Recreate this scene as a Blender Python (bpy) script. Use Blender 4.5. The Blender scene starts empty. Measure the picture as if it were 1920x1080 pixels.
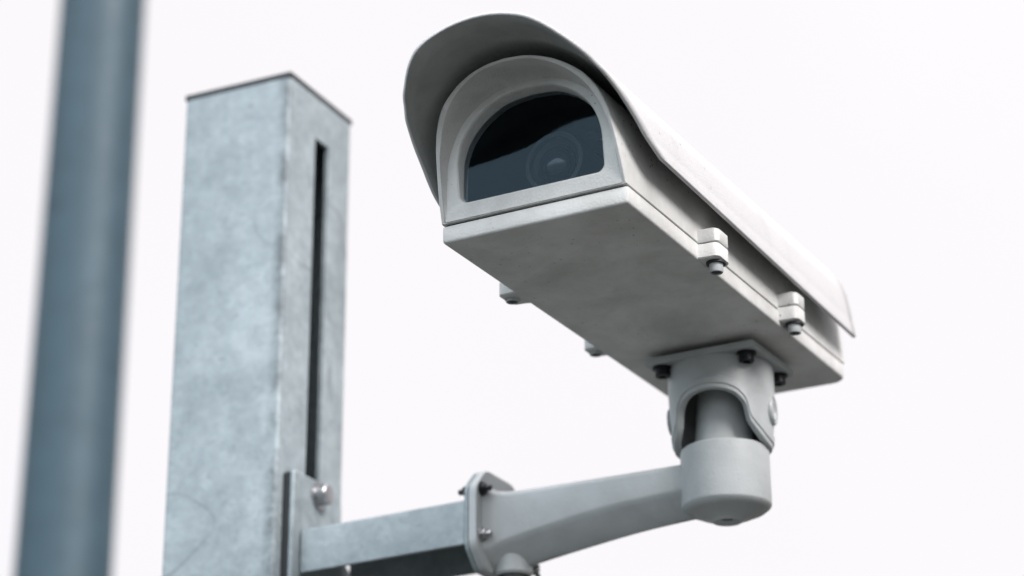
import bpy, bmesh, math, random
from mathutils import Vector, Matrix
random.seed(7)
SC = bpy.context.scene
COL = SC.collection
H = 2.30                      # height of the housing's underside above the ground
PI = math.pi

# ------------------------------------------------------------------ camera
cam_d = bpy.data.cameras.new('photo_camera')
cam = bpy.data.objects.new('photo_camera', cam_d)
COL.objects.link(cam)
SC.camera = cam
yaw, pitch, roll = math.radians(-28.57356), math.radians(22.12777), math.radians(0.26951)
fw = Vector((math.sin(yaw)*math.cos(pitch), math.cos(yaw)*math.cos(pitch), math.sin(pitch)))
rt = Vector((math.cos(yaw), -math.sin(yaw), 0))
dn = fw.cross(rt)
r2 = math.cos(roll)*rt + math.sin(roll)*dn
d2 = -math.sin(roll)*rt + math.cos(roll)*dn
M = Matrix((r2, -d2, -fw)).transposed().to_4x4()
M.translation = Vector((0.7883, -1.3416, -0.6672 + H))
cam.matrix_world = M
cam_d.sensor_width = 36
cam_d.lens = 81.98
cam_d.clip_start = 0.05
cam_d.clip_end = 2000
cam_d.dof.use_dof = True
cam_d.dof.focus_distance = 1.70
cam_d.dof.aperture_fstop = 4.0

# ------------------------------------------------------------------ sky: bright overcast
world = bpy.data.worlds.new('World')
SC.world = world
world.use_nodes = True
wn, wl = world.node_tree.nodes, world.node_tree.links
wn.clear()
SUN_EL, SUN_AZ = math.radians(35), math.radians(110)      # azimuth clockwise from +Y
out = wn.new('ShaderNodeOutputWorld')
bg = wn.new('ShaderNodeBackground'); bg.inputs['Strength'].default_value = 0.10
sky = wn.new('ShaderNodeTexSky'); sky.sky_type = 'NISHITA'; sky.sun_disc = False
sky.sun_elevation = SUN_EL; sky.sun_rotation = SUN_AZ
geo = wn.new('ShaderNodeTexCoord')
sep = wn.new('ShaderNodeSeparateXYZ'); wl.new(geo.outputs['Generated'], sep.inputs[0])
# cloud layer: brightness grows towards the zenith
zp = wn.new('ShaderNodeMath'); zp.operation = 'POWER'; zp.use_clamp = True; zp.inputs[1].default_value = 6.0
zc_ = wn.new('ShaderNodeMath'); zc_.operation = 'MAXIMUM'; zc_.inputs[1].default_value = 0.0
wl.new(sep.outputs['Z'], zc_.inputs[0]); wl.new(zc_.outputs['Value'], zp.inputs[0])
rz = wn.new('ShaderNodeMapRange'); rz.inputs['From Min'].default_value = 0.0; rz.inputs['From Max'].default_value = 1.0
rz.inputs['To Min'].default_value = 1.045; rz.inputs['To Max'].default_value = 2.2
wl.new(zp.outputs['Value'], rz.inputs['Value'])
# unseen sky near the horizon, dimmed to keep the visor's inside dark
hz = wn.new('ShaderNodeMapRange'); hz.interpolation_type = 'SMOOTHSTEP'
hz.inputs['From Min'].default_value = -0.02; hz.inputs['From Max'].default_value = 0.24
hz.inputs['To Min'].default_value = 0.25; hz.inputs['To Max'].default_value = 1.0
wl.new(sep.outputs['Z'], hz.inputs['Value'])
# thinner cloud (pinkish white) towards the sun side, bluer away from it
dot = wn.new('ShaderNodeVectorMath'); dot.operation = 'DOT_PRODUCT'
dot.inputs[1].default_value = (0.62, 0.62, 0.45)
wl.new(geo.outputs['Generated'], dot.inputs[0])
rd = wn.new('ShaderNodeMapRange'); rd.interpolation_type = 'SMOOTHSTEP'
rd.inputs['From Min'].default_value = -0.75; rd.inputs['From Max'].default_value = 0.30
wl.new(dot.outputs['Value'], rd.inputs['Value'])
cm = wn.new('ShaderNodeMix'); cm.data_type = 'RGBA'
wl.new(rd.outputs['Result'], cm.inputs['Factor'])
cm.inputs['A'].default_value = (7.4, 8.7, 9.6, 1)
cm.inputs['B'].default_value = (9.72, 9.42, 9.60, 1)
noi = wn.new('ShaderNodeTexNoise'); noi.inputs['Scale'].default_value = 1.6; noi.inputs['Detail'].default_value = 3
wl.new(geo.outputs['Generated'], noi.inputs['Vector'])
rn = wn.new('ShaderNodeMapRange'); rn.inputs['From Min'].default_value = 0.3; rn.inputs['From Max'].default_value = 0.7
rn.inputs['To Min'].default_value = 0.96; rn.inputs['To Max'].default_value = 1.04
wl.new(noi.outputs['Fac'], rn.inputs['Value'])
mu = wn.new('ShaderNodeMath'); mu.operation = 'MULTIPLY'
wl.new(rz.outputs['Result'], mu.inputs[0]); wl.new(rn.outputs['Result'], mu.inputs[1])
vs = wn.new('ShaderNodeVectorMath'); vs.operation = 'SCALE'
wl.new(cm.outputs['Result'], vs.inputs[0]); wl.new(mu.outputs['Value'], vs.inputs['Scale'])
mx = wn.new('ShaderNodeMix'); mx.data_type = 'RGBA'; mx.inputs['Factor'].default_value = 0.94
wl.new(sky.outputs['Color'], mx.inputs['A']); wl.new(vs.outputs['Vector'], mx.inputs['B'])
# unseen sky behind the viewpoint, brightened to light the front faces
bd = wn.new('ShaderNodeVectorMath'); bd.operation = 'DOT_PRODUCT'; bd.inputs[1].default_value = (0.25, -0.88, 0.40)
wl.new(geo.outputs['Generated'], bd.inputs[0])
bk = wn.new('ShaderNodeMapRange'); bk.interpolation_type = 'SMOOTHSTEP'
bk.inputs['From Min'].default_value = 0.0; bk.inputs['From Max'].default_value = 0.85
bk.inputs['To Min'].default_value = 1.0; bk.inputs['To Max'].default_value = 2.7
wl.new(bd.outputs['Value'], bk.inputs['Value'])
# unseen low sky on the right, dimmed to deepen the side wall's shade
lo = wn.new('ShaderNodeMapRange'); lo.interpolation_type = 'SMOOTHSTEP'
lo.inputs['From Min'].default_value = 0.30; lo.inputs['From Max'].default_value = 0.75
lo.inputs['To Min'].default_value = 0.22; lo.inputs['To Max'].default_value = 1.0
wl.new(sep.outputs['Z'], lo.inputs['Value'])
sd = wn.new('ShaderNodeMapRange'); sd.interpolation_type = 'SMOOTHSTEP'
sd.inputs['From Min'].default_value = 0.35; sd.inputs['From Max'].default_value = 0.75
wl.new(sep.outputs['X'], sd.inputs['Value'])
lm = wn.new('ShaderNodeMix'); lm.data_type = 'FLOAT'; lm.inputs['A'].default_value = 1.0
wl.new(sd.outputs['Result'], lm.inputs['Factor']); wl.new(lo.outputs['Result'], lm.inputs['B'])
hb0 = wn.new('ShaderNodeMath'); hb0.operation = 'MULTIPLY'
wl.new(hz.outputs['Result'], hb0.inputs[0]); wl.new(lm.outputs['Result'], hb0.inputs[1])
hb_ = wn.new('ShaderNodeMath'); hb_.operation = 'MULTIPLY'
wl.new(hb0.outputs['Value'], hb_.inputs[0]); wl.new(bk.outputs['Result'], hb_.inputs[1])
hs = wn.new('ShaderNodeVectorMath'); hs.operation = 'SCALE'
wl.new(mx.outputs['Result'], hs.inputs[0]); wl.new(hb_.outputs['Value'], hs.inputs['Scale'])
wl.new(hs.outputs['Vector'], bg.inputs['Color'])
wl.new(bg.outputs['Background'], out.inputs['Surface'])

sun_d = bpy.data.lights.new('overcast_sun', 'SUN')
sun_d.energy = 4.0; sun_d.angle = math.radians(25); sun_d.color = (1.0, 0.965, 0.95)
sun = bpy.data.objects.new('overcast_sun', sun_d); COL.objects.link(sun)
sdir = Vector((math.sin(SUN_AZ)*math.cos(SUN_EL), math.cos(SUN_AZ)*math.cos(SUN_EL), math.sin(SUN_EL)))
sun.rotation_euler = (-sdir).to_track_quat('-Z', 'Y').to_euler()
sun.location = (3, -2, 6)

vw = SC.view_settings
vw.view_transform = 'Standard'; vw.look = 'None'; vw.exposure = 0.0; vw.gamma = 1.0; vw.use_curve_mapping = False
SC.render.engine = 'CYCLES'
SC.cycles.max_bounces = 8

# ------------------------------------------------------------------ materials
class NT:
    def __init__(s, name):
        s.m = bpy.data.materials.new(name); s.m.use_nodes = True
        s.n, s.l = s.m.node_tree.nodes, s.m.node_tree.links
        s.b = s.n['Principled BSDF']
        s.tc = s.n.new('ShaderNodeTexCoord')
        s.geo = s.n.new('ShaderNodeNewGeometry')
    def lk(s, a, b): s.l.new(a, b)
    def noise(s, scale, detail=4, rough=0.55, dist=0.0, stretch=None):
        t = s.n.new('ShaderNodeTexNoise'); t.inputs['Scale'].default_value = scale
        t.inputs['Detail'].default_value = detail; t.inputs['Roughness'].default_value = rough
        t.inputs['Distortion'].default_value = dist
        if stretch:
            mp = s.n.new('ShaderNodeMapping'); mp.inputs['Scale'].default_value = stretch
            s.lk(s.geo.outputs['Position'], mp.inputs['Vector']); s.lk(mp.outputs['Vector'], t.inputs['Vector'])
        else:
            s.lk(s.geo.outputs['Position'], t.inputs['Vector'])
        return t.outputs['Fac']
    def ramp(s, v, a, b, lo=0.0, hi=1.0):
        r = s.n.new('ShaderNodeMapRange'); r.inputs['From Min'].default_value = a; r.inputs['From Max'].default_value = b
        r.inputs['To Min'].default_value = lo; r.inputs['To Max'].default_value = hi
        s.lk(v, r.inputs['Value']); return r.outputs['Result']
    def math(s, op, a, b):
        r = s.n.new('ShaderNodeMath'); r.operation = op
        for i, v in enumerate((a, b)):
            if isinstance(v, (int, float)): r.inputs[i].default_value = v
            elif v is not None: s.lk(v, r.inputs[i])
        return r.outputs['Value']
    def mix(s, f, a, b):
        r = s.n.new('ShaderNodeMix'); r.data_type = 'RGBA'
        if isinstance(f, (int, float)): r.inputs['Factor'].default_value = f
        else: s.lk(f, r.inputs['Factor'])
        for k, v in (('A', a), ('B', b)):
            if isinstance(v, tuple): r.inputs[k].default_value = (*v, 1)
            else: s.lk(v, r.inputs[k])
        return r.outputs['Result']
    def bump(s, h, strength, dist):
        r = s.n.new('ShaderNodeBump'); r.inputs['Strength'].default_value = strength; r.inputs['Distance'].default_value = dist
        s.lk(h, r.inputs['Height']); s.lk(r.outputs['Normal'], s.b.inputs['Normal'])
    def specks(s, cell, size, keep, warp=0.0):
        v = s.n.new('ShaderNodeTexVoronoi'); v.inputs['Scale'].default_value = 1/cell
        s.lk(s.geo.outputs['Position'], v.inputs['Vector'])
        sp = s.n.new('ShaderNodeSeparateXYZ'); s.lk(v.outputs['Color'], sp.inputs[0])
        on = s.math('LESS_THAN', sp.outputs['X'], keep)
        rad = s.math('MULTIPLY', sp.outputs['Y'], size)
        d = s.math('SUBTRACT', rad, v.outputs['Distance'])
        return s.math('MULTIPLY', on, s.ramp(d, 0.0, 0.03))

def make_paint(name, base, rough=0.42, grime=1.0, blotch=0.26, peelk=0.30):
    t = NT(name)
    big = t.noise(26, 5, 0.6)
    fine = t.noise(190, 4, 0.6)
    c = t.mix(t.ramp(t.noise(17, 6, 0.62, 0.4), 0.36, 0.66), base, tuple(x*f for x, f in zip(base, (1-blotch, 1-blotch, 1-blotch*1.04))))
    c = t.mix(t.ramp(fine, 0.55, 0.80, 0, 0.35*grime), c, tuple(x*f for x, f in zip(base, (0.70, 0.68, 0.64))))
    patch = t.ramp(t.noise(9, 3, 0.5), 0.46, 0.58)
    sxx = t.n.new('ShaderNodeSeparateXYZ'); t.lk(t.geo.outputs['Position'], sxx.inputs[0])
    patch = t.math('MULTIPLY', patch, t.ramp(sxx.outputs['X'], 0.07, 0.14, 0.35, 1.0))
    sp = t.math('MULTIPLY', t.specks(0.0080, 0.20, 0.42), patch)
    sp2 = t.math('MULTIPLY', t.specks(0.0036, 0.34, 0.16), patch)
    c = t.mix(t.math('MULTIPLY', t.math('MAXIMUM', sp, sp2), 0.85*grime), c, (0.03, 0.028, 0.025))
    run = t.noise(60, 4, 0.6, 0, (1.0, 1.0, 0.07))
    c = t.mix(t.ramp(run, 0.56, 0.80, 0, 0.40*grime), c, tuple(x*0.62 for x in base))
    hair = t.math('ABSOLUTE', t.math('SUBTRACT', t.noise(38, 2, 0.5, 1.5), 0.5), None)
    hm = t.math('MULTIPLY', t.ramp(hair, 0.0, 0.004, 1, 0), t.ramp(t.noise(14, 2), 0.63, 0.67))
    c = t.mix(t.math('MULTIPLY', hm, 0.7*grime), c, (0.05, 0.045, 0.04))
    t.lk(c, t.b.inputs['Base Color'])
    t.lk(t.ramp(big, 0.3, 0.7, rough-0.06, rough+0.12), t.b.inputs['Roughness'])
    t.b.inputs['Specular IOR Level'].default_value = 0.35
    peel = t.noise(520, 2, 0.5)
    t.bump(peel, peelk, 0.0010)
    return t.m

def make_zinc(name, lo, hi, metal=0.15, rough=0.5, corner=None):
    t = NT(name)
    a = t.noise(48, 7, 0.66)
    b = t.noise(13, 4, 0.6)
    m = t.math('MULTIPLY', t.math('ADD', a, b), 0.5)
    c = t.mix(t.ramp(m, 0.33, 0.67), lo, hi)
    st = t.noise(20, 4, 0.6, 0, (1.0, 1.0, 0.12))
    c = t.mix(t.ramp(st, 0.55, 0.8, 0, 0.35), c, tuple(x*0.6 for x in lo))
    vor = t.n.new('ShaderNodeTexVoronoi'); vor.inputs['Scale'].default_value = 170
    t.lk(t.geo.outputs['Position'], vor.inputs['Vector'])
    vsx = t.n.new('ShaderNodeSeparateXYZ'); t.lk(vor.outputs['Color'], vsx.inputs[0])
    c = t.mix(t.ramp(vsx.outputs['X'], 0.0, 1.0, 0, 0.22), c, tuple(x*0.55 for x in lo))
    pit = t.ramp(t.noise(130, 3, 0.7), 0.62, 0.74, 0, 0.5)
    c = t.mix(pit, c, tuple(x*0.5 for x in lo))
    # a few run marks left by the zinc bath
    w = t.math('ABSOLUTE', t.math('SUBTRACT', t.noise(3.3, 2, 0.5, 0.15, (1.0, 1.0, 1.25)), 0.53), None)
    wm = t.math('MULTIPLY', t.ramp(w, 0.0, 0.006, 1, 0), t.ramp(t.noise(8, 2), 0.46, 0.62))
    c = t.mix(t.math('MULTIPLY', wm, 0.60), c, tuple(x*0.42 for x in lo))
    if corner:
        # dirt that has run down beside one corner of the post
        sx = t.n.new('ShaderNodeSeparateXYZ'); t.lk(t.geo.outputs['Position'], sx.inputs[0])
        wob = t.ramp(t.noise(12, 3, 0.6, 0, (1, 1, 0.5)), 0.3, 0.7, -0.0012, 0.0012)
        d = t.math('ABSOLUTE', t.math('ADD', t.math('SUBTRACT', sx.outputs['X'], corner), wob), None)
        m2 = t.math('MULTIPLY', t.ramp(sx.outputs['Y'], 0.2490, 0.2515, 1, 0), t.ramp(d, 0.001, 0.010, 1, 0))
        m2 = t.math('MULTIPLY', m2, t.ramp(t.noise(30, 4, 0.7), 0.38, 0.62, 0.1, 1.0))
        c = t.mix(t.math('MULTIPLY', m2, 0.85), c, tuple(x*0.35 for x in lo))
    t.lk(c, t.b.inputs['Base Color'])
    t.b.inputs['Metallic'].default_value = metal
    t.lk(t.ramp(a, 0.3, 0.7, rough-0.08, rough+0.12), t.b.inputs['Roughness'])
    t.bump(t.noise(60, 5, 0.6), 0.25, 0.003)
    return t.m

def make_plain(name, col, rough=0.5, metal=0.0):
    t = NT(name)
    n = t.noise(120, 4, 0.6)
    t.lk(t.mix(t.ramp(n, 0.35, 0.7), col, tuple(x*0.75 for x in col)), t.b.inputs['Base Color'])
    t.b.inputs['Roughness'].default_value = rough; t.b.inputs['Metallic'].default_value = metal
    t.bump(n, 0.1, 0.0005)
    return t.m

PAINT = make_paint('weathered_offwhite_paint', (0.61, 0.61, 0.60))
PAINT_SHIELD = make_paint('sunshield_paint', (0.50, 0.495, 0.50), grime=0.6, blotch=0.05)
PAINT_ARM = make_paint('bracket_paint', (0.43, 0.452, 0.460), rough=0.36, grime=0.22, blotch=0.20, peelk=0.20)
ZINC = make_zinc('galvanised_zinc', (0.185, 0.222, 0.238), (0.36, 0.412, 0.434))
ZINC_POST = make_zinc('galvanised_zinc_post', (0.215, 0.256, 0.276), (0.385, 0.440, 0.466), corner=-0.3120)
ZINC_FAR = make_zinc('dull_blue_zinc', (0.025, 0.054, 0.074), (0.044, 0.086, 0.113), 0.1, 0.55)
CAPMAT = make_plain('dark_weathered_cap', (0.030, 0.037, 0.042), 0.6)
BLACK = make_plain('black_oxide_steel', (0.025, 0.027, 0.03), 0.38, 0.6)
STEEL = make_plain('bright_steel', (0.42, 0.42, 0.43), 0.30, 0.95)
MATT_BLACK = make_plain('matt_black', (0.012, 0.014, 0.016), 0.6)  # black for rubber parts, and for shade painted into seam and screws
INSIDE = make_plain('matt_black_interior', (0.006, 0.008, 0.009), 0.85)
LENSRING = make_plain('black_lens_barrel', (0.008, 0.009, 0.012), 0.5)
def no_bump(m):
    for l in list(m.node_tree.links):
        if l.to_socket.name == 'Normal' and l.to_node.type == 'BSDF_PRINCIPLED': m.node_tree.links.remove(l)
    return m
LENSBLUE = make_plain('coated_lens_glass', (0.008, 0.009, 0.022), 0.12)
no_bump(LENSBLUE); no_bump(LENSRING)
LENSBLUE.node_tree.nodes['Principled BSDF'].inputs['Specular IOR Level'].default_value = 0.55

def make_glass():
    t = NT('window_glass'); n, l = t.n, t.l
    fr = n.new('ShaderNodeFresnel'); fr.inputs['IOR'].default_value = 1.33
    tr = n.new('ShaderNodeBsdfTransparent'); tr.inputs['Color'].default_value = (0.72, 0.78, 0.82, 1)
    gl = n.new('ShaderNodeBsdfGlossy'); gl.inputs['Roughness'].default_value = 0.045
    gl.inputs['Color'].default_value = (0.62, 0.84, 1.0, 1)
    mxs = n.new('ShaderNodeMixShader')
    l.new(fr.outputs['Fac'], mxs.inputs['Fac']); l.new(tr.outputs['BSDF'], mxs.inputs[1]); l.new(gl.outputs['BSDF'], mxs.inputs[2])
    n.remove(t.b)
    l.new(mxs.outputs['Shader'], n['Material Output'].inputs['Surface'])
    return t.m
GLASS = make_glass()

t = NT('pale_paving')
n1 = t.noise(1.3, 6, 0.6)
t.lk(t.mix(t.ramp(n1, 0.35, 0.65), (0.042, 0.044, 0.041), (0.058, 0.061, 0.057)), t.b.inputs['Base Color'])
t.b.inputs['Roughness'].default_value = 0.9
PAVING = t.m

# ------------------------------------------------------------------ helpers
def thing(name, label, cat, loc):
    o = bpy.data.objects.new(name, None); COL.objects.link(o)
    o.empty_display_size = 0.05
    o.location = loc; o['label'] = label; o['category'] = cat
    return o

def smooth(me, deg=35):
    for p in me.polygons: p.use_smooth = True
    me.set_sharp_from_angle(angle=math.radians(deg))

def obj(name, bm, mat, parent=None, bevel=0.0, seg=2, deg=35, solid=0.0, offset=-1, label=None):
    """link bm (vertices in scene metres, z counted from the housing's underside) as one mesh object"""
    bmesh.ops.recalc_face_normals(bm, faces=bm.faces)
    org = Vector((0, 0, -H))
    if parent is not None: org = abs_loc(parent) - Vector((0, 0, H))
    for v in bm.verts: v.co -= org
    me = bpy.data.meshes.new(name); bm.to_mesh(me); bm.free()
    me.materials.append(mat)
    smooth(me, deg)
    o = bpy.data.objects.new(name, me); COL.objects.link(o)
    if parent is not None: o.parent = parent
    if solid:
        s = o.modifiers.new('thickness', 'SOLIDIFY'); s.thickness = solid; s.offset = offset; s.use_even_offset = True
    if bevel:
        b = o.modifiers.new('edge', 'BEVEL'); b.width = bevel; b.segments = seg; b.limit_method = 'ANGLE'
        b.angle_limit = math.radians(40); b.harden_normals = False
    if label: o['label'] = label
    return o

def abs_loc(o):
    p = o.location.copy()
    while o.parent is not None:
        o = o.parent; p += o.location
    return p

def box(bm, x0, x1, y0, y1, z0, z1, xf=None):
    vs = [bm.verts.new((x, y, z)) for z in (z0, z1) for y in (y0, y1) for x in (x0, x1)]
    for f in ((0, 2, 3, 1), (4, 5, 7, 6), (0, 1, 5, 4), (2, 6, 7, 3), (0, 4, 6, 2), (1, 3, 7, 5)):
        bm.faces.new([vs[i] for i in f])
    if xf:
        for v in vs: v.co = xf(v.co)
    return vs

def loft(bm, rings, cap0=True, cap1=True):
    R = [[bm.verts.new(p) for p in ring] for ring in rings]
    n = len(R[0])
    for a, b in zip(R[:-1], R[1:]):
        for i in range(n):
            j = (i+1) % n
            bm.faces.new((a[i], a[j], b[j], b[i]))
    if cap0: bm.faces.new(R[0][::-1])
    if cap1: bm.faces.new(R[-1])
    return R

def lathe(bm, prof, c, axis='z', n=48):
    """prof: list of (radius, height); r=0 closes"""
    def P(r, h, a):
        x, y = r*math.cos(a), r*math.sin(a)
        if axis == 'z': return Vector((c[0]+x, c[1]+y, c[2]+h))
        if axis == 'x': return Vector((c[0]+h, c[1]+x, c[2]+y))
        return Vector((c[0]+x, c[1]+h, c[2]+y))
    prev = None
    for r, h in prof:
        cur = [bm.verts.new(P(r, h, 2*PI*i/n)) for i in range(n)] if r > 1e-7 else [bm.verts.new(P(0, h, 0))]
        if prev is not None:
            if len(prev) == 1 and len(cur) > 1:
                for i in range(n): bm.faces.new((prev[0], cur[i], cur[(i+1) % n]))
            elif len(cur) == 1 and len(prev) > 1:
                for i in range(n): bm.faces.new((prev[i], prev[(i+1) % n], cur[0]))
            elif len(cur) > 1:
                for i in range(n): bm.faces.new((prev[i], prev[(i+1) % n], cur[(i+1) % n], cur[i]))
        prev = cur

def interp(x, tab):
    if x <= tab[0][0]: return tab[0][1]
    for (a, ya), (b, yb) in zip(tab[:-1], tab[1:]):
        if x <= b: return ya + (yb-ya)*(x-a)/(b-a)
    return tab[-1][1]

def interps(x, tab):
    # smooth (Hermite) version of interp
    if x <= tab[0][0]: return tab[0][1]
    n = len(tab)
    for i in range(n-1):
        (a, ya), (b, yb) = tab[i], tab[i+1]
        if x <= b:
            m = lambda k: 0.0 if k in (0, n-1) else (tab[k+1][1]-tab[k-1][1])/(tab[k+1][0]-tab[k-1][0])
            h = b-a; t = (x-a)/h
            return (2*t**3-3*t*t+1)*ya+(t**3-2*t*t+t)*h*m(i)+(-2*t**3+3*t*t)*yb+(t**3-t*t)*h*m(i+1)
    return tab[-1][1]

def spline(pts, n):
    """Catmull-Rom through pts"""
    P = [Vector(p) for p in pts]
    P = [2*P[0]-P[1]] + P + [2*P[-1]-P[-2]]
    o = []
    for i in range(1, len(P)-2):
        a, b, c, d = P[i-1:i+3]
        for k in range(n):
            t = k/n
            o.append(0.5*((2*b)+(c-a)*t+(2*a-5*b+4*c-d)*t*t+(3*b-a-3*c+d)*t**3))
    o.append(P[-2]); return o

# ------------------------------------------------------------------ ground
bm = bmesh.new()
bmesh.ops.create_grid(bm, x_segments=4, y_segments=4, size=400)
for v in bm.verts: v.co.z = -H
g = obj('ground', bm, PAVING); g['kind'] = 'structure'

# ------------------------------------------------------------------ background pole
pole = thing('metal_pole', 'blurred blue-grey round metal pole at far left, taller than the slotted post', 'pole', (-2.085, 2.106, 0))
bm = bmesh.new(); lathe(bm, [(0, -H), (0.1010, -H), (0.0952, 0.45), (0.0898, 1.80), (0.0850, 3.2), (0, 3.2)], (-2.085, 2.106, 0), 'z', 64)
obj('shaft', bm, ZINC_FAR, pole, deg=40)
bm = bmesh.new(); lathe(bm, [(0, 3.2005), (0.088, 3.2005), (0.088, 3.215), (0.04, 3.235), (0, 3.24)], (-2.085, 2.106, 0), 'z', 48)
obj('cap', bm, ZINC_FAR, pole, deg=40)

# ------------------------------------------------------------------ slotted galvanised post
psi = math.radians(3.0)
P2 = Vector((-0.3082, 0.2467, 0.0)); SIDE = 0.1147; ZT = 0.3247
def pw(a, b, z):
    """post frame: a = outwards along +u from the slotted face, b = along the face from the near corner"""
    return Vector((P2.x + a*math.cos(psi) - b*math.sin(psi), P2.y + a*math.sin(psi) + b*math.cos(psi), z))
pc = pw(-SIDE/2, SIDE/2, 0)
post = thing('steel_post', 'square galvanised steel post with a tall slot, carrying the bracket', 'post', (pc.x, pc.y, 0))
bm = bmesh.new()
T = 0.004; r = 0.0042
S0, S1 = 0.0475, 0.0725            # slot across the face
SZ0, SZ1 = -0.30, 0.2830
# outline of the tube wall as a strip of quads, the slotted face split round the slot
def wall_points(inset):
    pts = []
    for (ca, cb, a0) in ((0, 0, 270), (0, SIDE, 0), (-SIDE, SIDE, 90), (-SIDE, 0, 180)):
        sa = -1 if ca == 0 else 1
        sb = 1 if cb == 0 else -1
        rr = max(r-inset, 0.001)
        cx, cy = ca + sa*(inset+rr), cb + sb*(inset+rr)
        for k in range(5):
            a = math.radians(a0 + 90*k/4)
            pts.append((cx+rr*math.cos(a), cy+rr*math.sin(a)))
        if ca == 0 and cb == 0:
            x = -inset
            pts += [(x, S0), (x, S1)]
    return pts
WO, WI = wall_points(0), wall_points(T)
zs = [-H, SZ0, SZ1, ZT]
n = len(WO)
VO = [[bm.verts.new(pw(a, b, z)) for a, b in WO] for z in zs]
VI = [[bm.verts.new(pw(a, b, z)) for a, b in WI] for z in zs]
ks = 5                                  # the segment between the two slot points
for V in (VO, VI):
    for i in range(3):
        for k in range(n):
            if i == 1 and k == ks: continue
            bm.faces.new((V[i][k], V[i][(k+1) % n], V[i+1][(k+1) % n], V[i+1][k]))
for k in range(n):
    for i in (0, 3): bm.faces.new((VO[i][k], VO[i][(k+1) % n], VI[i][(k+1) % n], VI[i][k]))
bm.faces.new((VO[1][ks], VO[2][ks], VI[2][ks], VI[1][ks])); bm.faces.new((VO[1][ks+1], VO[2][ks+1], VI[2][ks+1], VI[1][ks+1]))
bm.faces.new((VO[1][ks], VO[1][ks+1], VI[1][ks+1], VI[1][ks])); bm.faces.new((VO[2][ks], VO[2][ks+1], VI[2][ks+1], VI[2][ks]))
obj('shaft', bm, ZINC_POST, post, deg=30)
bm = bmesh.new()
vs = box(bm, -SIDE-0.0005, 0.0005, -0.0005, SIDE+0.0005, ZT+0.0003, ZT+0.0060, lambda c: pw(c.x, c.y, c.z))
obj('cap', bm, CAPMAT, post, bevel=0.001, label='thin dark cap plate closing the post top')

# ------------------------------------------------------------------ galvanised support arm bolted to the post
psa = math.radians(1.5); slope = math.radians(1.5)
AX = Vector((0.078, 0.3215, -0.1100))     # bracket axis, reference point
def aw(a, b, c):
    """arm frame: a along the arm (+ towards the cup), b across, c up; origin on the bracket axis"""
    y = b; x = a
    return Vector((AX.x + x*math.cos(psa) - y*math.sin(psa), AX.y + x*math.sin(psa) + y*math.cos(psa), AX.z + c + (x+0.21)*math.tan(slope)*(1 if x < -0.21 else 0.35)))
sup = thing('support_arm', 'short galvanised channel arm bolted to the slotted post', 'support arm', (*pw(0, SIDE/2, 0).xy, H-0.12))
plate = bmesh.new()
# post plate: 12 mm thick, top corners clipped at the far side
pts = [(0.010, -0.205), (0.114, -0.205), (0.114, -0.122), (0.094, -0.110), (0.094, -0.066), (0.080, -0.0525), (0.012, -0.0525), (0.010, -0.0545)]
loft(plate, [[pw(a, b, z) for b, z in pts] for a in (0.0070, 0.0115)])
obj('post_plate', plate, ZINC, sup, bevel=0.0015)
bm = bmesh.new(); loft(bm, [[pw(a, b*0.99+0.0006, z-0.0008) for b, z in pts] for a in (0.0005, 0.0068)])
obj('black_layer', bm, MATT_BLACK, sup)  # black layer forming the dark band between plate and post
def hexbolt(parent, pos, mat, axis=(1, 0, 0), rh=0.0085, hh=0.006, under_ring=True, name='plate_bolt'):
    bm = bmesh.new()
    prof = [(0, 0), (rh*1.25, 0), (rh*1.25, 0.0016), (rh*0.98, 0.0016)] if under_ring else [(0, 0), (rh*0.98, 0)]
    lathe(bm, prof, (0, 0, 0), 'x', 24)
    lathe(bm, [(rh, 0.0016), (rh, hh*0.85), (rh*0.86, hh), (0.55*rh, hh), (0.55*rh, hh+0.004), (0.45*rh, hh+0.005), (0, hh+0.005)], (0, 0, 0), 'x', 6)
    q = Vector((1, 0, 0)).rotation_difference(Vector(axis))
    for v in bm.verts: v.co = q @ v.co + pos
    return obj(name, bm, mat, parent, bevel=0.0004, deg=25)
for z in (-0.0655, -0.178):
    bm = bmesh.new()
    lathe(bm, [(0, 0), (0.0125, 0), (0.0125, 0.0014), (0.0092, 0.0016), (0.0092, 0.0095), (0.0080, 0.0110), (0, 0.0116)], (0, 0, 0), 'x', 28)
    q = pw(0.0117, 0.0520, z)
    for v in bm.verts: v.co = Matrix.Rotation(psi, 3, 'Z') @ v.co + q
    obj('plate_bolt', bm, STEEL, sup, deg=25)
# inverted U channel
bm = bmesh.new()
a0, a1 = -0.3755, -0.2165
hb, zt, zb, tk = 0.0425, 0.0110, -0.0280, 0.004
sec = [(-hb, zb), (-hb, zt-0.004), (-hb+0.0012, zt-0.0012), (-hb+0.004, zt), (hb-0.004, zt), (hb-0.0012, zt-0.0012), (hb, zt-0.004), (hb, zb),
       (hb-tk, zb), (hb-tk, zt-tk), (-hb+tk, zt-tk), (-hb+tk, zb)]
loft(bm, [[aw(a, b, c) for b, c in sec] for a in (a0, a1)])
obj('channel', bm, ZINC, sup, bevel=0.0006, deg=30)
def octagon(hw, hz, ch, cz=0.0):
    return [(-hw, cz-hz+ch), (-hw, cz+hz-ch), (-hw+ch, cz+hz), (hw-ch, cz+hz), (hw, cz+hz-ch), (hw, cz-hz+ch), (hw-ch, cz-hz), (-hw+ch, cz-hz)]
def rounded(poly, rad, k=4):
    o = []
    m = len(poly)
    for i in range(m):
        p = Vector(poly[i]); a = (Vector(poly[i-1])-p).normalized(); b = (Vector(poly[(i+1) % m])-p).normalized()
        s = p+a*rad; e = p+b*rad
        for j in range(k+1):
            t = j/k
            o.append(((1-t)**2*s + 2*t*(1-t)*p + t*t*e)[:])
    return o
FZ = -0.0045                              # flange centre height in the arm frame
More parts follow.
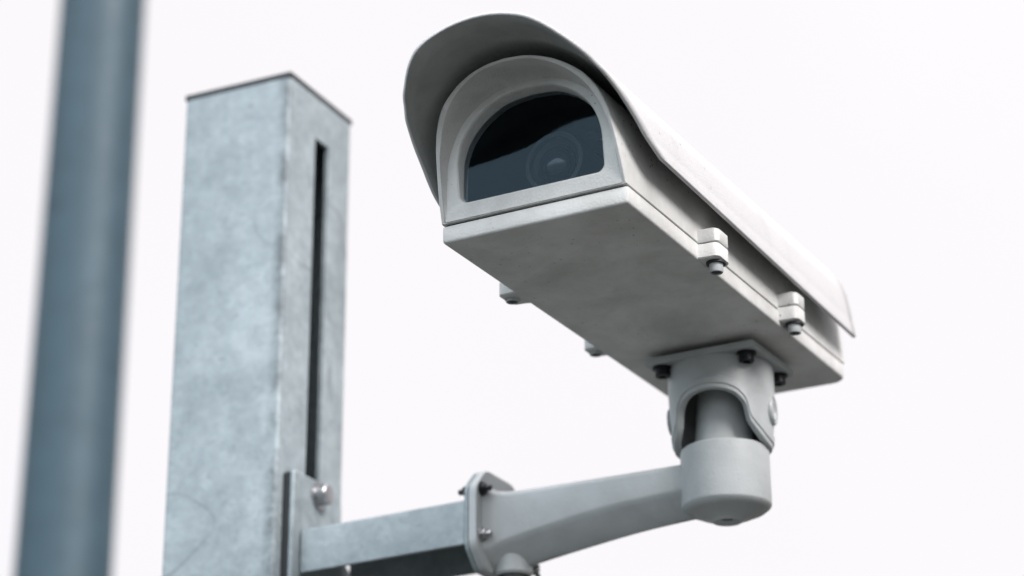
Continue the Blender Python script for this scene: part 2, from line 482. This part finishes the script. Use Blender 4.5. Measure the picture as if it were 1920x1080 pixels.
oct_ = rounded(octagon(0.043, 0.0435, 0.018, FZ), 0.006)
bm = bmesh.new(); loft(bm, [[aw(a, b, c) for b, c in oct_] for a in (-0.2165, -0.2127)])
obj('end_plate', bm, ZINC, sup, bevel=0.0006)

# ------------------------------------------------------------------ painted wall bracket
brk = thing('camera_bracket', 'pale painted pan and tilt bracket arm holding the camera housing from below', 'bracket', (AX.x, AX.y, H-0.10))
bm = bmesh.new(); loft(bm, [[aw(a, b, c) for b, c in oct_] for a in (-0.2124, -0.2050)])
obj('flange', bm, PAINT_ARM, brk, bevel=0.0010)
# arm: flat sides above, round keel below, deeper towards the flange
bm = bmesh.new()
def arm_ring(a):
    hw = interps(a, [(-0.2052, 0.0330), (-0.201, 0.0285), (-0.192, 0.0255), (-0.18, 0.0240), (-0.10, 0.0222), (0.0, 0.0215)])
    top = interps(a, [(-0.2052, 0.026), (-0.201, 0.0215), (-0.192, 0.0192), (-0.18, 0.0185), (0.0, 0.0183)])
    zc = interps(a, [(-0.2052, -0.031), (-0.19, -0.0245), (-0.15, -0.0165), (-0.107, -0.0098), (-0.06, -0.0058), (-0.01, -0.0040), (0.0, -0.0038)])
    bot = interps(a, [(-0.2052, -0.0455), (-0.19, -0.0415), (-0.165, -0.0365), (-0.13, -0.0310), (-0.09, -0.0255), (-0.06, -0.0225), (-0.02, -0.0200), (0.0, -0.0195)])
    P = [(-hw+0.0008, zc-0.0006), (-hw, zc+0.0020), (-hw, top-0.006)]
    for k in range(1, 5):
        t = k/5*PI/2; P.append((-hw+0.006*(1-math.cos(t)), top-0.006+0.006*math.sin(t)))
    P.append((-hw+0.006, top)); P.append((hw-0.006, top))
    for k in range(1, 5):
        t = (1-k/5)*PI/2; P.append((hw-0.006*(1-math.cos(t)), top-0.006+0.006*math.sin(t)))
    P += [(hw, top-0.006), (hw, zc+0.0020), (hw-0.0008, zc-0.0006)]
    for k in range(1, 14):
        t = 1-2*k/14
        P.append((hw*t*0.95, zc-0.0006+(bot-zc)*1.20*(1-abs(t)**1.25)))
    return P
As = [-0.2052, -0.2035, -0.201, -0.197, -0.192, -0.186, -0.18, -0.17, -0.16, -0.15, -0.14, -0.13, -0.12, -0.11, -0.10, -0.09, -0.08, -0.07, -0.06, -0.05, -0.04, -0.03, -0.02]
loft(bm, [[aw(a, b, c) for b, c in arm_ring(a)] for a in As])
obj('arm', bm, PAINT_ARM, brk, deg=60)
for (b, c) in ((-0.0335, 0.0200), (-0.0335, -0.0195), (0.0335, 0.0200), (0.0335, -0.0195)):
    p = aw(-0.2049, b, c)
    hexbolt(brk, p, STEEL if c < 0 else BLACK, (1, 0, 0), 0.0050, 0.0045, True, 'flange_bolt')
for (b, c) in ((-0.0335, 0.0200), (-0.0335, -0.0195), (0.0335, 0.0200), (0.0335, -0.0195)):
    hexbolt(sup, aw(-0.2166, b, c), BLACK if c > 0 else STEEL, (-1, 0, 0), 0.0050, 0.0050, False, 'nut')
# cable gland under the arm root
bm = bmesh.new()
gp = aw(-0.1925, 0.0, -0.041)
lathe(bm, [(0, 0.01), (0.0160, 0.01), (0.0160, -0.006), (0.0145, -0.0080), (0.0130, -0.0080)], gp, 'z', 32)
gl_ = obj('cable_gland', bm, PAINT_ARM, brk)
bm = bmesh.new(); lathe(bm, [(0, -0.006), (0.0132, -0.006), (0.0132, -0.013), (0.008, -0.0165), (0, -0.0165)], gp, 'z', 24)
obj('rubber_seal', bm, MATT_BLACK, gl_)
hexbolt(brk, aw(-0.184, 0.020, -0.038), STEEL, (0.5, 0, -0.85), 0.0045, 0.005, True, 'gland_screw')

# socket cup at the end of the arm
bm = bmesh.new()
lathe(bm, [(0.0245, 0.001), (0.0343, 0.001), (0.0361, -0.0006), (0.0363, -0.0455), (0.0355, -0.0472), (0.0312, -0.0505), (0.0298, -0.0508), (0.0220, -0.0545),
           (0.0150, -0.0562), (0.0118, -0.0590), (0.0105, -0.0590), (0.0080, -0.0572), (0.0048, -0.0568), (0.0044, -0.0480), (0, -0.0480)], (AX.x, AX.y, -0.0795), 'z', 72)
obj('socket_cup', bm, PAINT_ARM, brk, deg=28)
YX, YY = 0.078, 0.3195
bm = bmesh.new()
lathe(bm, [(0, -0.0300), (0.0200, -0.0300), (0.0208, -0.0340), (0.0215, -0.0450), (0.0245, -0.0785), (0.0245, -0.084)], (AX.x, AX.y, 0), 'z', 48)
stem = obj('stem', bm, PAINT_ARM, brk)
# tilt yoke: cylinder shell cut by an arched opening, with a proud rim along the cut
def cut_z(d):                              # d = angle from the middle of the opening, degrees
    return interps(d, CUT)
CUT = [(0, -0.0395), (12, -0.0402), (22, -0.0420), (31, -0.0452), (38, -0.0500), (42, -0.0548), (44, -0.0600), (46.5, -0.0650), (53, -0.0698), (62, -0.0742), (74, -0.0784), (90, -0.0803)]
RY = 0.0433
bm = bmesh.new()
NA = 240
ringsO = []
for i in range(NA):
    a = 2*PI*i/NA
    d = abs(((math.degrees(a) + 90 - 9 + 180) % 360) - 180)      # opening faces the front, turned 9 degrees
    zc = cut_z(min(d, 90))
    zr = zc + 0.0100
    col = []
    ca, sa = math.cos(a), math.sin(a)
    z_top = -0.0107
    prof = [(RY-0.0035, z_top), (RY, z_top-0.0), (RY, z_top*0.65+zr*0.35), (RY, z_top*0.35+zr*0.65), (RY, zr+0.0006), (RY+0.0013, zr-0.0006), (RY+0.0014, zc+0.0046), (RY+0.0004, zc+0.0036), (RY+0.0004, zc+0.0009), (RY-0.0004, zc),
            (RY-0.0048, zc), (RY-0.0058, zc+0.001), (RY-0.0058, z_top-0.010)]
    tp = lambda z_: 1 - 0.10*min(1.0, max(0.0, (-0.030-z_)/0.0503))**2
    ringsO.append([bm.verts.new((YX+rr*tp(zz)*ca, YY+rr*tp(zz)*sa, zz)) for rr, zz in prof])
for i in range(NA):
    A_, B_ = ringsO[i], ringsO[(i+1) % NA]
    for k in range(len(A_)-1):
        bm.faces.new((A_[k], B_[k], B_[k+1], A_[k+1]))
bm.faces.new([rg[-1] for rg in ringsO]); bm.faces.new([rg[0] for rg in ringsO])
obj('tilt_yoke', bm, PAINT_ARM, brk, deg=32)
for s in (1, -1):
    bm = bmesh.new()
    lathe(bm, [(0, 0.0010*s), (0.0052, 0.0012*s), (0.0060, 0.0026*s), (0.0084, 0.0030*s), (0.0092, 0.0012*s), (0.0106, 0.0012*s), (0.0112, 0.0030*s), (0.0118, 0.0022*s), (0.0118, -0.004*s)], (0, 0, 0), 'x', 36)
    rot9 = Matrix.Rotation(math.radians(9), 3, 'Z')
    for v in bm.verts: v.co = rot9 @ (v.co + Vector((s*(RY-0.0026), 0, 0))) + Vector((YX, YY, -0.0500))
    obj('pivot_cap', bm, PAINT_ARM, brk)
# mounting plate under the housing
bm = bmesh.new()
ring = rounded([(0.0287, 0.2762), (0.1252, 0.2762), (0.1262, 0.3620), (0.0297, 0.3620)], 0.004)
loft(bm, [[(x, y, z) for x, y in ring] for z in (-0.0105, -0.0050)])
obj('mount_plate', bm, PAINT_ARM, brk, bevel=0.0006)
bm = bmesh.new(); box(bm, 0.040, 0.114, 0.288, 0.350, -0.0049, -0.0002)
obj('black_layer', bm, MATT_BLACK, brk)  # spacer gasket between mount plate and base
for (x, y) in ((0.0400, 0.2885), (0.1140, 0.2895), (0.1155, 0.3515), (0.0395, 0.3505)):
    bm = bmesh.new()
    lathe(bm, [(0, -0.0055), (0.0082, -0.0055), (0.0082, -0.0068), (0.0062, -0.0068), (0.0062, -0.0128), (0.0056, -0.0134), (0.0032, -0.0134), (0.0032, -0.0105), (0, -0.0105)], (x, y, -0.0052), 'z', 24)
    obj('plate_bolt', bm, BLACK, brk, deg=30)

# ------------------------------------------------------------------ camera housing
L = 0.4224; CX = 0.075
house = thing('security_camera', 'weathered off-white outdoor surveillance camera with arched dark window under a curved sunshield', 'security camera', (CX, 0.2, H))
# base shell: shallow tray with rounded rear corners
def tray(v0, v1, hw, rr, rf):
    P = []
    for (x, y, a0, r_) in ((hw, v1, 0, rr), (-hw, v1, 90, rr), (-hw, v0, 180, rf), (hw, v0, 270, rf)):
        sx = 1 if x > 0 else -1; sy = 1 if y == v1 else -1
        for k in range(7):
            a = math.radians(a0+15*k)
            P.append((CX+x-sx*r_+r_*math.cos(a), y-sy*r_+r_*math.sin(a)))
    return P
bm = bmesh.new()
rings = []
for (ins, z) in ((0.0020, 0.0), (0.0010, 0.0003), (0.0003, 0.0011), (0.0, 0.0022), (0.0, 0.0126), (0.0002, 0.0128)):
    rings.append([(x, y, z) for x, y in tray(ins, L-ins, 0.0750-ins, 0.012, 0.0022)])
loft(bm, rings)
obj('base_shell', bm, PAINT, house, deg=50)
bm = bmesh.new(); loft(bm, [[(x, y, z) for x, y in tray(0.0016, L-0.0016, 0.0734, 0.011, 0.002)] for z in (0.01285, 0.0145)])
obj('seam_shade', bm, MATT_BLACK, house)  # black strip set into the seam gap to paint its shade

# upper shell: arch profile
OUT = [(0.0750, 0.0146), (0.0746, 0.028), (0.0736, 0.0415), (0.0721, 0.0553), (0.0697, 0.0689), (0.0652, 0.0814), (0.0574, 0.0923), (0.0449, 0.1015), (0.0310, 0.1078), (0.0160, 0.1115), (0.0, 0.1127)]
LIPV = [(0.0132, -0.0008), (0.0274, -0.0054), (0.0415, -0.0099), (0.0553, -0.0146), (0.0689, -0.0198), (0.0814, -0.0256), (0.0923, -0.0319), (0.1011, -0.0368), (0.1097, -0.0418), (0.1127, -0.0436)]
FACE = [(0.0712, 0.0158), (0.0702, 0.022), (0.0690, 0.0343), (0.0676, 0.050), (0.0660, 0.060), (0.0620, 0.0705), (0.0560, 0.0825), (0.0470, 0.0930), (0.0350, 0.1012), (0.0200, 0.1072), (0.0, 0.1093)]
WIN = [(0.0584, 0.0340), (0.0584, 0.050), (0.0582, 0.0575), (0.0568, 0.0648), (0.0540, 0.0730), (0.0495, 0.0807), (0.0428, 0.0882), (0.0332, 0.0955), (0.0199, 0.1016), (0.0, 0.1040)]
CEN = Vector((0, 0.055))
def closed(half, bottom_r, zb):
    """symmetric closed outline, right half given bottom to top; zb = bottom line; rounded bottom corners"""
    pts = [Vector(p) for p in spline([(x, z, 0) for x, z in half], 8)]
    right = [(p.x, p.y) for p in pts]
    x0, z0 = right[0]
    cor = [(x0-bottom_r*(1-math.cos(a)), zb+bottom_r*(1-math.sin(a))) for a in [PI/2*(1-k/6) for k in range(6)]]
    cor = [(x0-bottom_r+bottom_r*math.cos(-PI/2+PI/2*k/6), zb+bottom_r+bottom_r*math.sin(-PI/2+PI/2*k/6)) for k in range(7)]
    right = [(0, zb)] + cor + [q for q in right if q[1] > zb+bottom_r+1e-5]
    return right + [(-x, z) for x, z in right[::-1] if x > 1e-6]
def ray_hit(poly, ang):
    d = Vector((math.cos(ang), math.sin(ang))); best = None
    for i in range(len(poly)):
        a = Vector(poly[i])-CEN; b = Vector(poly[(i+1) % len(poly)])-CEN; e = b-a
        den = d.x*e.y-d.y*e.x
        if abs(den) < 1e-12: continue
        t_ = (a.x*e.y-a.y*e.x)/den; s_ = (a.x*d.y-a.y*d.x)/den
        if t_ > 0 and -1e-6 <= s_ <= 1+1e-6:
            if best is None or t_ > best: best = t_
    return CEN + d*best
outP = closed(OUT, 0.0006, 0.0144)
facP = closed(FACE, 0.0010, 0.0154)
winP = closed(WIN, 0.0062, 0.0275)
angs = sorted(set([round(2*PI*i/200, 6) for i in range(200)] +
      [round(math.atan2(z-CEN.y, x-CEN.x) % (2*PI), 6) for P in (outP, facP, winP) for x, z in P if z < 0.036]))
def resample(P): return [ray_hit(P, a) for a in angs]
O_, F_, W_ = resample(outP), resample(facP), resample(winP)
def inset(P, k): return [CEN+(p-CEN)*(1-k/(p-CEN).length) for p in P]
def lipv(z): return interp(z, LIPV)
def facev(z): return interp(z, [(0.014, -0.0016), (0.022, -0.0022), (0.05, -0.0058), (0.07, -0.0082), (0.11, -0.0105)])
def R3(P, vf): return [(CX+p.x, vf(p.y) if callable(vf) else vf, p.y) for p in P]
bm = bmesh.new()
lip_in = [o.lerp(f, 0.62) for o, f in zip(O_, F_)]
rings = [R3(F_, facev),
         R3([f.lerp(l, 0.85) for f, l in zip(F_, lip_in)], lambda z: lipv(z)+0.0012),
         R3(lip_in, lambda z: lipv(z)+0.0003),
         R3([o.lerp(l, 0.35) for o, l in zip(O_, lip_in)], lambda z: lipv(z)-0.0001),
         R3(inset(O_, 0.0003), lambda z: lipv(z)+0.0006),
         R3(O_, lambda z: lipv(z)+0.0022)]
for k in range(1, 12):
    v = 0.012+(L-0.018)*(k-1)/10
    rings.append(R3(O_, v))
rings += [R3(inset(O_, 0.0008), L-0.004), R3(inset(O_, 0.004), L-0.0012), R3(inset(O_, 0.010), L-0.0004)]
loft(bm, rings, cap0=False, cap1=True)
upper = obj('upper_shell', bm, PAINT, house, deg=28)
# window frame: face ring, bevel and reveal
bm = bmesh.new()
GV = 0.0012
loft(bm, [R3(inset(F_, -0.0001), lambda z: facev(z)+0.0001), R3([w.lerp(f, 0.14) for w, f in zip(W_, F_)], facev),
          R3([w.lerp(f, 0.03) for w, f in zip(W_, F_)], lambda z: facev(z)+0.0008),
          R3(inset(W_, 0.0002), lambda z: facev(z)+0.0022), R3(inset(W_, 0.0008), GV+0.0002), R3(inset(W_, 0.0008), GV+0.006), R3(inset(W_, -0.008), GV+0.006)], cap0=False, cap1=False)
obj('window_frame', bm, PAINT, house, deg=28)
bm = bmesh.new()
gv = [bm.verts.new(p) for p in R3(inset(W_, 0.0006), GV)]; bm.faces.new(gv)
pane = obj('window_glass', bm, GLASS, house, label='arched dark front glass reflecting the sky')
if pane.data.polygons[0].normal.y > 0: pane.data.flip_normals()
# interior box and lens
bm = bmesh.new()
loft(bm, [R3(inset(W_, -0.0078), GV+0.0062), R3(inset(W_, -0.0078), 0.12)], cap0=False, cap1=True)
obj('inner_liner', bm, INSIDE, house)
lc = (CX, 0.030, 0.0622)
bm = bmesh.new()
lathe(bm, [(0, 0.080), (0.0240, 0.080), (0.0240, 0.004), (0.0236, 0.0032), (0.0205, 0.0032), (0.0200, 0.004), (0.0195, 0.007), (0.0165, 0.009), (0.0160, 0.0085), (0.0150, 0.012), (0, 0.012)], lc, 'y', 64)
lens = obj('lens', bm, LENSRING, house)
bm = bmesh.new()
lathe(bm, [(0, -0.001)]+[(0.0152*math.sin(a), 0.0105-0.0115*(math.cos(a))) for a in [k/14*PI/2 for k in range(1, 15)]], lc, 'y', 64)
obj('lens_glass', bm, LENSBLUE, lens)
# clamp lugs with socket head screws, split at the seam
for s in (1, -1):
    for (v0, dz, ln) in (((0.1195, 0.0, 0.0235), (0.2735, 0.003, 0.0205)) if s > 0 else ((0.1105, 0.0, 0.0235), (0.2545, 0.003, 0.0205))):
        nm = 'clamp_lug'
        sl = 0.0082 if s > 0 else 0.0022
        bm = bmesh.new()
        def lug(z0, z1):
            poly = [(0.0690, v0-0.003), (0.0790, v0-0.0005), (0.0880, v0), (0.0905, v0+0.0030), (0.0905, v0+ln-0.004), (0.0880, v0+ln), (0.0790, v0+ln+0.001), (0.0690, v0+ln+0.004)]
            poly = rounded(poly, 0.0016, 3)
            rr = [(0.0012, z0), (0.0, z0+0.0010), (0.0, z1-0.0006), (0.0005, z1)]
            c = Vector((0.076, v0+ln/2))
            loft(bm, [[(CX+s*(x-ins*(1 if x > 0.078 else 0)), y+(ins if y < c.y else -ins)*0.8, z) for x, y in poly] for ins, z in rr])
        lug(0.0008+dz, 0.0124+dz)
        lug_o = obj(nm, bm, PAINT, house, deg=40)
        bm = bmesh.new()
        z0, z1 = 0.0136+dz, 0.0245+dz
        poly = rounded([(0.0660, v0-0.003), (0.0785, v0-0.0005), (0.0880, v0), (0.0905, v0+0.0030), (0.0905, v0+ln-0.004), (0.0880, v0+ln), (0.0785, v0+ln+0.001), (0.0660, v0+ln+0.004)], 0.0016, 3)
        loft(bm, [[(CX+s*(x-ins*(1 if x > 0.078 else 0)), y+(ins if y < v0+ln/2 else -ins)*0.8, z) for x, y in poly] for ins, z in ((0.0005, z0), (0, z0+0.0006), (0, z1-0.001), (0.0014, z1))])
        obj('upper_jaw', bm, PAINT, lug_o, deg=40)
        bm = bmesh.new()
        lathe(bm, [(0, 0.002), (0.0060, 0.002), (0.0060, -0.0005), (0.0053, -0.0010), (0.0053, -sl+0.0008), (0.0049, -sl), (0.0041, -sl), (0.0040, -sl+0.004), (0, -sl+0.0042)], (CX+s*0.0835, v0+ln*0.50, 0.0008+dz), 'z', 24)
        obj('screw', bm, PAINT_ARM, lug_o, deg=30)
        if s > 0:
            bm = bmesh.new()
            lathe(bm, [(0.0050, 0.0004), (0.0074, 0.0004), (0.0074, -0.0016), (0.0052, -0.0016)], (CX+s*0.0835, v0+ln*0.50, 0.0008+dz), 'z', 24)
            obj('under_ring', bm, MATT_BLACK, lug_o)  # added black ring for the dark shadow and grime round the screw
        bm = bmesh.new()
        lathe(bm, [(0, -sl+0.0010), (0.0041, -sl+0.0010), (0.0041, -sl+0.0041)], (CX+s*0.0835, v0+ln*0.50, 0.0008+dz), 'z', 6)
        obj('hex_socket', bm, BLACK, lug_o)
# sunshield: curved sheet with a peaked, swept front edge
EDGE = [(0.0896, 0.0255, 0.0405), (0.0888, 0.0125, 0.0460), (0.0876, 0.0026, 0.0516), (0.0868, -0.0049, 0.0571), (0.0858, -0.0128, 0.0623), (0.0847, -0.0209, 0.0673), (0.0834, -0.0288, 0.0724), (0.0815, -0.0371, 0.0773),
        (0.0792, -0.0453, 0.0821), (0.0757, -0.0529, 0.0872), (0.0720, -0.0609, 0.0920), (0.0670, -0.0676, 0.0969), (0.0615, -0.0745, 0.1014), (0.0555, -0.0803, 0.1061), (0.0486, -0.0850, 0.1106), (0.0421, -0.0868, 0.1145),
        (0.0340, -0.0876, 0.1180), (0.0230, -0.0878, 0.1215), (0.0115, -0.0878, 0.1237), (0.0, -0.0878, 0.1245)]
pts = spline(EDGE, 4)
half = [(p.x, p.y, p.z) for p in pts]
full = half + [(-x, v, z) for x, v, z in half[::-1][1:]]
bm = bmesh.new()
NV = 28; VR = 0.4035
rows = []
for (x, v, z) in full:
    h = (z-0.0405)/0.084
    ve = VR + 0.0015 - 0.006*math.exp(-max(h, 0)/0.03)*0
    row = []
    for k in range(NV+1):
        t_ = k/NV
        vv = v + (ve-v)*t_
        # the lower edge sinks a little towards the rear
        dz = -0.024*max(vv-0.0255, 0)*max(0.0, 1-h/0.5)
        dx = 0.0
        row.append(bm.verts.new((CX+x, vv, z+dz)))
    rows.append(row)
for a, b in zip(rows[:-1], rows[1:]):
    for k in range(NV): bm.faces.new((a[k], a[k+1], b[k+1], b[k]))
SHIELD_INNER = make_paint('shield_inner_grey', (0.34, 0.35, 0.35), rough=0.6, grime=0.8, blotch=0.22)
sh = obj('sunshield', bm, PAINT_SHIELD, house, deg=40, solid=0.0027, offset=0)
# the inner face of the sheet is a darker grey
sh.data.materials.append(SHIELD_INNER)
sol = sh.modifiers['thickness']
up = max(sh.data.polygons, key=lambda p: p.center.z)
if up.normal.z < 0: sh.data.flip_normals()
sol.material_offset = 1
for v0 in (0.10, 0.30):
    bm = bmesh.new(); lathe(bm, [(0, 0), (0.009, 0), (0.009, 0.0122), (0, 0.0122)], (CX, v0, 0.1115), 'z', 20)
    obj('spacer', bm, PAINT, house)
